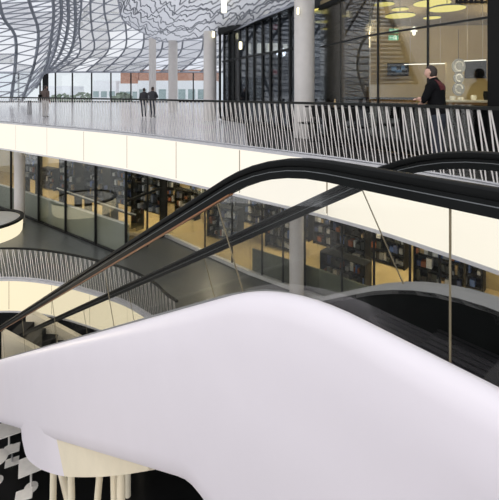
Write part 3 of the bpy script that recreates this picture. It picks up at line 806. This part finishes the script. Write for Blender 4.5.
# white cladding hull
def zcrest(t, p):
    w = min(1, max(0, (p-1.6)/1.1)); t1 = 1.14+(.86-1.14)*w; t2 = 2.13+(1.76-2.13)*w
    return .228-arc(t, t1, t2)
def zbot(t):
    return -1.57-.577*(0 if t < 2.40 else (t-2.40)**2/.56 if t < 2.68 else t-2.54)
def hull_ring(t):
    zb = zbot(t); zc = zcrest(t, 1.6); zc2 = zcrest(t, 2.8)
    top = [(1.705, -.10), (1.70, -.035), (1.67, -.006), (1.635, 0), (1.605, -.012), (1.58, -.045), (1.562, -.12), (1.55, -.35), (1.545, -.65)]
    bot = [(1.54, .20), (1.548, .08), (1.575, .025), (1.64, 0), (2.2, -.02), (2.74, 0), (2.82, .08), (2.86, .25)]
    far = [(2.86, -.5), (2.85, -.34), (2.83, -.36), (2.82, -.9)]
    inn = [(2.7, .10), (1.72, .10), (1.705, .3)]
    return [EP(t, p, zc+w) for p, w in top]+[EP(t, p, zb+w) for p, w in bot]+[EP(t, p, zc2+w) for p, w in far]+[EP(t, p, zb+w) for p, w in inn]
TH = [-.9+.1*i for i in range(40)]+[3.2+.5*i for i in range(36)]
m = MB(); R_ = [hull_ring(t) for t in TH]; m.grid(R_, 0, True); m.poly(R_[0]); m.poly(R_[-1])
m.build('side_cladding', M['white'], esc, True)
# bulging pier below the cladding, with struts down to the floor
def on_plane(x, y, p):
    k = (x-CX)/F; t = (p*nx-k*p*ny)/(k*uy-ux); d = t*uy+p*ny; return px(x, y, d)
pc = [((20, 418, 1.545), (22, 440, 1.565)), ((25, 420, 1.54), (26.5, 457, 1.555)), ((35, 422, 1.54), (37, 467, 1.55)), ((43, 424, 1.545), (49, 472.5, 1.56)),
      ((51, 427, 1.565), (60, 475.5, 1.59)), ((61, 431, 1.60), (72, 477, 1.63)), ((84, 439, 1.69), (96, 477, 1.71)), ((118, 452, 1.79), (121, 475, 1.80)), ((147, 463, 1.85), (149, 470.5, 1.84))]
tops = catmull([on_plane(*a) for a, b in pc], 5); bots = catmull([on_plane(*b) for a, b in pc], 5)
rows = []
for a, b in zip(tops, bots):
    mid1 = a.lerp(b, .35); mid2 = a.lerp(b, .75)
    back = b+Vector((nx*.9, ny*.9, -.02)); rows.append([a+Vector((nx*.9, ny*.9, .3)), a+Vector((nx*.12, ny*.12, .06)), a, mid1, mid2, b, b+Vector((nx*.06, ny*.06, -.03)), back])
for part_rows, nm, mt in ((rows[:23], 'pier_cap', 'white'), (rows[22:], 'pier_soffit_warmlit', 'cream')):  # recessed part painted cream to carry the warm light from below
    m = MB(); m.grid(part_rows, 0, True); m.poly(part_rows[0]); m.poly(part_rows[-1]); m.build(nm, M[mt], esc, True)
for (x0, y0, x1, p, r) in ((53.5, 472, 53, 1.75, .050), (61, 474, 68, 1.95, .055), (71, 476, 71.5, 1.85, .050), (100, 474, 97.5, 1.95, .045), (113.5, 473, 114, 2.0, .040), (121, 471, 121, 1.95, .05)):
    a = on_plane(x0, y0-3, p); b = on_plane(x1, 500, p); dv = (b-a); b = a+dv*((a.z+11)/-dv.z if dv.z < 0 else 1)
    MB().bar(a, b, r, 10).build('support_post', M['cream'], esc, True)

# landing floor the camera stands on
m = MB(); q = [Vector((-3, -4, 0)), Vector((3.6, -4, 0)), Vector((3.6, -1.6, 0)), Vector((1.55, .35, 0)), Vector((.35, .80, 0)), Vector((-3, .80, 0))]
m.prism([v-Vector((0, 0, .5)) for v in q], q); struct(m.build('floor_landing', M['deck']))

# ================================================================ LOWER LEVEL (z = -5.5)
ZL = -5.5
lo_pts = [Vector((-30, 17, ZL)), Vector((-18, 15.6, ZL))]+[pz(x, y, ZL) for x, y in ((-60, 281), (0, 278.7), (30, 279.6), (60, 284), (90, 291.5), (125, 303), (152, 319), (166, 334))]+[Vector((-1.6, 10.6, ZL)), Vector((0.2, 9.6, ZL)), Vector((3, 8.0, ZL)), Vector((7, 6.4, ZL)), Vector((14, 5, ZL))]
LEDGE = Path(lo_pts)
L0 = .2; L1 = LEDGE.L-.2
lp_ = [P2(p, ZL) for p in LEDGE.p]+[Vector((14, 42, ZL)), Vector((-30, 42, ZL))]
struct(MB().prism([v-Vector((0, 0, 1.1)) for v in lp_], lp_).build('floor_lower', M['deck2']))
fas2 = empty('trim_3', (0, 12, ZL-.6), 'curved band of glowing cream panels along the lower walkway edge', 'light band', kind='structure')
sA = LEDGE.near_x(-60); sB = LEDGE.near_x(230); s = LEDGE.near_x(53); s -= int((s-sA)/1.75)*1.75
while s < sB:
    ribbon(LEDGE, s, s+1.72, [(.05, ZL-1.14), (.05, ZL-.05), (0, ZL-.05), (0, ZL-1.14)], .15).build('light_panel', M['panel2'], fas2); s += 1.75
ribbon(LEDGE, sA, s, [(.035, ZL-1.1), (.035, ZL-.08), (0, ZL-.08), (0, ZL-1.1)]).build('seam_backing', M['seam'], fas2)
ribbon(LEDGE, sA, s, [(.07, ZL-.055), (.07, ZL+.012), (-.1, ZL+.012), (-.1, ZL-.055)], .15).build('upper_edge_strip', M['trimgrey'], fas2)
ribbon(LEDGE, sA, s, [(.07, ZL-1.2), (.07, ZL-1.14), (-.1, ZL-1.14), (-.1, ZL-1.2)], .15).build('lower_edge_strip', M['trimgrey'], fas2)
railing(LEDGE, sA, LEDGE.near_x(175), ZL+.012, 'lower curved railing of slanted bars with a dark handrail seen left behind the escalator', M['bar'], .11)

# glazed shopfronts under the bridge
A = [Vector((-19, 26.5, 0)), pz(25, 217, ZL), pz(127, 258, ZL)]
B_ = [pz(165, 236.5, ZL), pz(250, 275, ZL), pz(318, 300, ZL), Vector((4.6, 10.9, 0)), Vector((6.6, 9.2, 0))]
ZT = -1.14
def frosted(root, a, b, h0=1.30, h1=1.30):
    a, b = Vector(a), Vector(b); n = (b-a).cross(Vector((0, 0, 1))).normalized(); n = n if n.y > 0 else -n
    a2, b2 = a+n*.12, b+n*.12
    MB().prism([P2(a2, ZL), P2(b2, ZL), P2(b2, ZL+h1), P2(a2, ZL+h0)], [P2(a2+n*.04, ZL), P2(b2+n*.04, ZL), P2(b2+n*.04, ZL+h1), P2(a2+n*.04, ZL+h0)]).build('frosted_panel', M['frost'], root)
    MB().bar(P2(a2, ZL+h0+.03), P2(b2, ZL+h1+.03), .05).build('panel_capping', M['ledge'], root)
w4 = struct(empty('window_4', (-9, 19.5, ZL)))
xs = [(-60), 11, 38.5, 65.5, 95.5, 126]
pts = [on_line(A[0], A[1], x) if x < 25 else on_line(A[1], A[2], x) for x in xs]
for i, (a, b) in enumerate(zip(pts, pts[1:])):
    segs = [(a, b)] if not (a.x < A[1].x < b.x) else [(a, A[1]), (A[1], b)]
    for q0, q1 in segs:
        pane(w4, q0, q1, ZL+.06, ZT, M['lowglass'])
        frosted(w4, q0, q1)
        MB().bar(P2(q0, ZL+.05), P2(q1, ZL+.05), .06).build('sill', M['mullion'], w4)
for q in pts: post(w4, q, .10, ZL, ZT, rz=.6)
w5 = struct(empty('window_5', (0, 15, ZL)))
pane(w5, A[2], B_[0], ZL+.05, ZT, M['lowglass'])
MB().bar(P2(A[2], ZL+2.35), P2(B_[0], ZL+2.35), .06).build('transom', M['mullion'], w5)
post(w5, B_[0], .12, ZL, ZT); post(w5, A[2].lerp(B_[0], .5), .07, ZL, ZT)
for a, b in zip(B_, B_[1:]):
    pane(w5, a, b, ZL+.1, ZT, M['lowglass'])
    MB().bar(P2(a, ZL+.09), P2(b, ZL+.09), .10).build('plinth', M['plinth'], w5)
    MB().bar(P2(a, ZL+2.9), P2(b, ZL+2.9), .035).build('transom', M['mullion'], w5)
for a, b in zip(B_[1:], B_[2:]):
    n_ = Vector((.55, .8, 0))*.15; MB().prism([P2(a+n_, ZL+.05), P2(b+n_, ZL+.05), P2(b+n_, ZL+.95), P2(a+n_, ZL+.95)], [P2(a+n_*1.3, ZL+.05), P2(b+n_*1.3, ZL+.05), P2(b+n_*1.3, ZL+.95), P2(a+n_*1.3, ZL+.95)]).build('base_panel', M['olive'], w5)
for x in (205, 232, 262, 283, 303, 342, 374, 410, 440):
    k = 0
    for a, b in zip(B_, B_[1:]):
        xa, xb = a.x/a.y*F+CX, b.x/b.y*F+CX
        if xa <= x < xb: post(w5, on_line(a, b, x), .05 if x != 303 else .14, ZL, ZT)
# back walls, ceiling line and warm floor of the shops
BW = [Vector((-24, 36, 0)), Vector((-14, 30.5, 0)), Vector((-7, 26, 0)), Vector((-3.2, 24.3, 0)), Vector((1.6, 20, 0)), Vector((6.4, 15.6, 0)), Vector((11, 11.5, 0))]
for i, (a, b) in enumerate(zip(BW, BW[1:])): wall('wall_lower_%s' % ('a', 'b', 'c', 'd', 'e', 'f')[i], a, b, ZL, ZT, M['cafewall'])
for i, o in enumerate([o for o in COL.objects if o.name.startswith('wall_lower_')]):
    o.name = 'wall_' + ('far_left', 'left', 'middle_left', 'middle', 'middle_right', 'right')[i]
sfp = [P2(v, ZL+.02) for v in ([A[0], A[1], A[2]]+B_+BW[::-1])]
n_in = Vector((0, .35, 0))
struct(MB().prism([v+n_in-Vector((0, 0, .018)) if i < 8 else v-Vector((0, .1, .018)) for i, v in enumerate(sfp)], [v+n_in if i < 8 else v-Vector((0, .1, 0)) for i, v in enumerate(sfp)]).build('floor_shop', M['warmfloor']))
# racks of goods along the back walls
rk = 0
RACK_LABELS = []
def rack(p, rz, w, h, label, d=.45, z0=0.):
    o = empty('display_rack', (p.x, p.y, ZL+.02), label, 'display rack', 'racks of goods in the lower shops'); R = Matrix.Rotation(rz, 3, 'Z')
    q = lambda x, y, z: Vector((p.x, p.y, ZL+.02))+R @ Vector((x, y, z))
    MB().box(q(0, d/2-.02, (h+z0)/2), (w, .03, h-z0), rz).build('back_panel', M['darkwall'], o)
    for sx in (-1, 1): MB().box(q(sx*(w/2-.02), 0, h/2), (.04, d, h), rz).build('upright', M['mullion'], o)
    ns = int((h-z0)/.42); g = MB()
    for i in range(ns+1):
        z = .12+z0+i*(h-z0-.15)/ns
        MB().box(q(0, 0, z), (w-.06, d, .03), rz).build('shelf', M['mullion'], o)
        if i == ns: break
        x = -w/2+.08
        while x < w/2-.12:
            ww = random.uniform(.05, .2); hh = random.uniform(.12, .33); dd = random.uniform(.15, .35)
            if random.random() < .88: g.box(q(x+ww/2, -random.uniform(0, .06), z+.015+hh/2), (ww, dd, hh), rz, random.choice((0, 0, 0, 1, 2, 2, 3, 3, 4, 5, 6, 6, 2, 7)))
            x += ww+random.uniform(.0, .04)
    tag(g.build('merchandise', GOODS, o), kind='stuff')
order = ('first', 'second', 'third', 'fourth', 'fifth', 'sixth', 'seventh', 'eighth', 'ninth', 'tenth', 'eleventh', 'twelfth', 'thirteenth', 'fourteenth', 'fifteenth', 'sixteenth', 'seventeenth')
i = 0
for a, b in zip(BW[1:], BW[2:]):
    Lw = (b-a).length; n = int(Lw/2.1); t = (b-a).normalized(); nrm = Vector((t.y, -t.x, 0)); rz = math.atan2(t.y, t.x)
    for k in range(n):
        c = a+t*(Lw*(k+.5)/n)+nrm*.42
        rack(c, rz, 1.95, random.choice((3.6, 3.9, 4.1)), order[i]+' tall dark rack of mixed goods from the left in the lower shops'); i += 1
i = 0
for a, b in zip(BW[1:], BW[2:]):
    Lw = (b-a).length; n = int(Lw/2.4); t = (b-a).normalized(); nrm = Vector((t.y, -t.x, 0)); rz = math.atan2(t.y, t.x)
    for k in range(n):
        c = a+t*(Lw*(k+.5)/n)+nrm*2.05
        rack(c, rz+random.uniform(-.2, .2), 1.5, random.choice((1.5, 1.9, 2.3)), order[i]+' free-standing lower rack from the left, in front of the tall wall racks'); i += 1
for x, lb in ((-8, 'leftmost raised rack of small goods close behind the lower glazing'), (28, 'raised rack of small goods behind the glazing right of the kiosk column'), (54, 'raised rack of small goods behind the middle frosted panel'), (81, 'raised rack of small goods behind the third frosted panel from the door'), (108, 'raised rack of small goods behind the frosted panel next to the dark door')):
    g_ = on_line(A[1], A[2], x)+Vector((1.2, 1.75, 0))*(1.15)
    rack(g_, math.atan2(A[2].y-A[1].y, A[2].x-A[1].x), 1.75, 3.75, lb, .45, 1.0)
for z_, r_, mt_, nm in ((ZL+1.62, .035, 'mullion', 'inner_rail'), (ZL+1.70, .03, 'ledge', 'rail_capping')):
    MB().bar(P2(on_line(A[1], A[2], 46)+Vector((.3, .5, 0)), z_+.1), P2(on_line(A[1], A[2], 125)+Vector((.3, .5, 0)), z_-.1), r_).build(nm, M[mt_], w4)
# low gondola racks nearer the glass
for (x, d, rz, w, h, lb) in ((225, 18.6, -.6, 1.8, 1.5, 'low goods gondola seen through the escalator glass left of the white lower column'), (345, 14.3, -.75, 1.8, .95, 'low goods gondola right of the white lower column')):
    rack(Vector(((x-CX)/F*d, d, 0)), rz, w, h, lb, .5)
for p, e in (((-15, 28, -1.6), 400), ((-10.5, 25, -1.6), 400), ((-6.3, 21.5, -1.6), 370), ((-2, 20.5, -1.6), 330), ((1.6, 17, -1.6), 330), ((5, 14, -1.6), 310), ((8, 12, -1.6), 200)):
    light('POINT', p, e, (1, .86, .62), .3)
    c = empty('ceiling_lamp', p, None, 'lamp')
    MB().lathe([(.14, .30), (.16, .12), (.17, .10)], p, 18).build('lamp_body', M['steel'], c, True)
    MB().lathe([(.15, .09), (.155, .12), (.03, .13)], p, 18).build('lens', M['warmbulb'], c, True)
for o, lb in zip([o for o in COL.objects if o.name.startswith('ceiling_lamp')], order): o['label'] = lb + ' round ceiling downlight from the left inside the lower shops'; o['group'] = 'downlights in the lower shops'

# round kiosk
kc = Vector(((-19-CX)/F*18.85, 18.85, ZL)); rk_ = 1.72
o = empty('kiosk', kc, 'round white glowing kiosk counter with dark rim at the far left of the lower level', 'kiosk')
MB().lathe([(rk_-.08, .0), (rk_-.02, .1), (rk_, .35), (rk_, .70)], kc, 48).build('body', M['panel2'], o, True)
rr = MB(); k = 56
rows = [[kc+Vector((r*math.cos(2*PI*j/k), r*math.sin(2*PI*j/k), z)) for j in range(k)] for r, z in ((rk_+.05, .69), (rk_+.05, .80), (rk_-.12, .80), (rk_-.12, .72))]
rr.grid(rows+[rows[0]], 0, True); rr.build('rim', M['railcap'], o, True)
MB().lathe([(rk_-.13, .66), (rk_-.13, .72)], kc, 40).build('worktop', M['plinth'], o, True)
light('POINT', (kc.x, kc.y-2.6, ZL+3.8), 60, (1, .92, .75), .3)

# ================================================================ LOWER CREAM ESCALATOR and BLACK FLOOR
ZB = -11.0
struct(MB().box((-6, 14, ZB-.1), (70, 60, .2)).build('floor_bottom', M['blackfloor']))
a0 = px(16, 319, 13.0); dr = Vector((.90, -.04, -.44)).normalized()
hz = Vector((.90, -.04, 0)).normalized(); nn = Vector((-hz.y, hz.x, 0))
lo = empty('escalator', (a0.x, a0.y, ZB), 'lower cream-sided escalator descending to the right beneath the lower walkway', 'escalator')
LN = 4.6
for off in (-.62, .62):
    q = [a0+nn*off, a0+nn*off+dr*LN]; t = nn*.09
    MB().prism([q[0]-t, q[0]+t, q[0]+t-Vector((0, 0, .95)), q[0]-t-Vector((0, 0, .95))], [q[1]-t, q[1]+t, q[1]+t-Vector((0, 0, .95)), q[1]-t-Vector((0, 0, .95))]).build('side_panel', M['cream'], lo)
ns = 0; s = .1; s0 = None
while s < LN-.2:
    c = a0+dr*s-Vector((0, 0, .45)); rz = math.atan2(hz.y, hz.x)
    if s0 is None: s0 = MB().box(c, (.42, 1.04, .22), rz).build('step', M['tread'], lo, False, c); so = s0
    else: so = s0.copy(); COL.objects.link(so); so.parent = lo; so.location = c-lo.location
    s += .45
for off in (-.62, .62):
    e_ = a0+nn*off+dr*(LN-.25)-Vector((0, 0, .9)); MB().bar(e_, (e_.x, e_.y, ZB), .09, 12).build('support_post', M['cream'], lo, True)
# cafe seats on the black floor
G0 = 'white seats on the black floor'
def fl(x, y, h=0): return pz(x, y, ZB+h) - Vector((0, 0, h))
def stool(c, rz, label):
    o = empty('stool', c, label, 'stool', G0); c = Vector(c)
    a = MB().box(c+Vector((0, 0, .45)), (.46, .36, .05), rz).build('seat', M['chairwhite'], o); b = a.modifiers.new('round', 'BEVEL'); b.width = .02; b.segments = 2
    MB().lathe([(.03, .03), (.03, .43)], c, 10).build('stem', M['steel'], o, True)
    MB().box(c+Vector((0, 0, .02)), (.40, .30, .04), rz).build('foot_plate', M['chairwhite'], o)
cafe_table(fl(9, 428, .74), M['chairwhite'], 'white square table at the left edge on the black floor, highest one', .74, .36, True)
cafe_table(fl(-4, 458, .74), M['chairwhite'], 'white round table cut by the left edge on the black floor', .74, .34)
cafe_table(fl(31, 464, .74), M['chairwhite'], 'white table half hidden behind the escalator pier on the black floor', .74, .34, True)
stool(fl(12, 449, .45), .45, 'white stool just below the highest white square table')
stool(fl(24, 495, .45), .4, 'lowest white stool, under the table by the escalator pier')
light('POINT', (-9.6, 10.8, -4.4), 130, (1, .85, .62), .3)  # unseen warm fill without fixture, added to brighten the lower escalator sides
light('POINT', (-1.7, 2.6, -5.0), 45, (1, .78, .50), .3)  # warm fill added out of view, no fixture, tints pier and posts

# ================================================================ CITY beyond the glazed wall
struct(MB().box((-40, 150, -12.2), (500, 190, .2)).build('floor_street', M['road']))
def building(x0, x1, ytop, d, zs, wm, label, rows_, nb, roofm, depth=12):
    X0, X1 = (x0-CX)/F*d, (x1-CX)/F*d; zt = ZC-(ytop-HY)/F*d
    o = empty('building', ((X0+X1)/2, d+depth/2, -12.1), label, 'building')
    MB().box(((X0+X1)/2, d+depth/2, (zs-12.1)/2), (X1-X0, depth, zs+12.1)).build('wall', wm, o)
    MB().box(((X0+X1)/2, d+depth/2+.3, (zs+zt)/2), (X1-X0-.3, depth-.5, zt-zs)).build('roof_storey', roofm, o)
    for zz, hh in rows_:
        for i in range(nb):
            w = (X1-X0)/nb; c = (X0+w*(i+.5), d-.03, zz); MB().box(c, (w*.72, .12, hh)).build('window', M['cityglass'], o)
    return o
building(138, 216, 69.5, 78, 3.55, M['render_w'], 'white office block with brick-red top storey behind the far glazed wall', ((.9, 1.9), (-2.5, 1.9)), 8, M['brick'])
building(119, 138, 71, 84, 3.1, M['render_w'], 'narrow building with a terracotta top left of the white office block', ((.6, 1.6),), 3, M['brick'])
building(92, 116, 80.5, 92, 2.6, M['render_w'], 'small white building with a flat roof between the far mullions', ((.8, 1.4),), 3, M['render_w'])
building(40, 70, 86, 140, 1.5, M['render_w'], 'low hazy pale building far off at the left of the glazed wall', ((-1, 1.5),), 4, M['render_w'])
def tree(x, y, d, h, label):
    b = px(x, y, d); b.z = -12.1; o = empty('tree', b, label, 'tree', 'trees beyond the glazed wall')
    top = ZC-(y-HY)/F*d
    MB().lathe([(.3, 0), (.2, top+12.1-h)], b, 8).build('trunk', M['timber'], o)
    m = MB()
    for i in range(260):
        u, v = random.uniform(0, 2*PI), random.uniform(-1, 1); r = h*.75*random.uniform(.5, 1)**.5; s = math.sqrt(1-v*v)
        c = Vector((b.x+r*s*math.cos(u), b.y+r*s*math.sin(u), top-h*.6+r*.7*v)); w = Vector([random.uniform(-1, 1) for _ in range(3)]).normalized()*.35; w2 = w.orthogonal()*.9
        m.poly([c-w, c+w2, c+w, c-w2])
    m.build('crown', M['leaf'], o)
tree(62, 92, 100, 4.0, 'hazy green tree left of the small white building')
tree(83, 91, 122, 4.4, 'hazy green tree just left of the small white building')
tree(122, 92, 75, 2.4, 'hazy green tree in front of the narrow terracotta building')

# ================================================================ WORLD, CAMERA, COLOUR
w = bpy.data.worlds.new('overcast'); S.world = w; w.use_nodes = True
nt = w.node_tree; bg = nt.nodes['Background']
tc = nt.nodes.new('ShaderNodeTexCoord'); nz = nt.nodes.new('ShaderNodeTexNoise'); nz.inputs['Scale'].default_value = 2.5
rp = nt.nodes.new('ShaderNodeValToRGB'); rp.color_ramp.elements[0].color = (.84, .87, .96, 1); rp.color_ramp.elements[1].color = (1, 1, 1, 1)
rp.color_ramp.elements[0].position = .3; rp.color_ramp.elements[1].position = .7
nt.links.new(tc.outputs['Generated'], nz.inputs['Vector']); nt.links.new(nz.outputs['Fac'], rp.inputs['Fac']); nt.links.new(rp.outputs['Color'], bg.inputs['Color'])
bg.inputs['Strength'].default_value = 1.0
sl = bpy.data.lights.new('soft_daylight', 'SUN'); sl.energy = 1.15; sl.angle = math.radians(100); sl.color = (1, .97, .98)
so_ = bpy.data.objects.new('soft_daylight', sl); COL.objects.link(so_); so_.rotation_euler = Vector((.64, .66, -.32)).to_track_quat('-Z', 'Y').to_euler()
cam = bpy.data.cameras.new('camera'); co = bpy.data.objects.new('camera', cam); COL.objects.link(co)
co.location = (0, 0, ZC); co.rotation_euler = (PI/2, 0, 0)
cam.sensor_fit = 'HORIZONTAL'; cam.sensor_width = 36; cam.lens = 36*F/499; cam.shift_y = (HY-250)/499.0; cam.clip_end = 600; cam.clip_start = .05
S.camera = co
S.view_settings.view_transform = 'Standard'; S.view_settings.look = 'None'; S.view_settings.gamma = 1; S.view_settings.exposure = 0
S.view_settings.use_curve_mapping = False
S.cycles.max_bounces = 10; S.cycles.transparent_max_bounces = 24
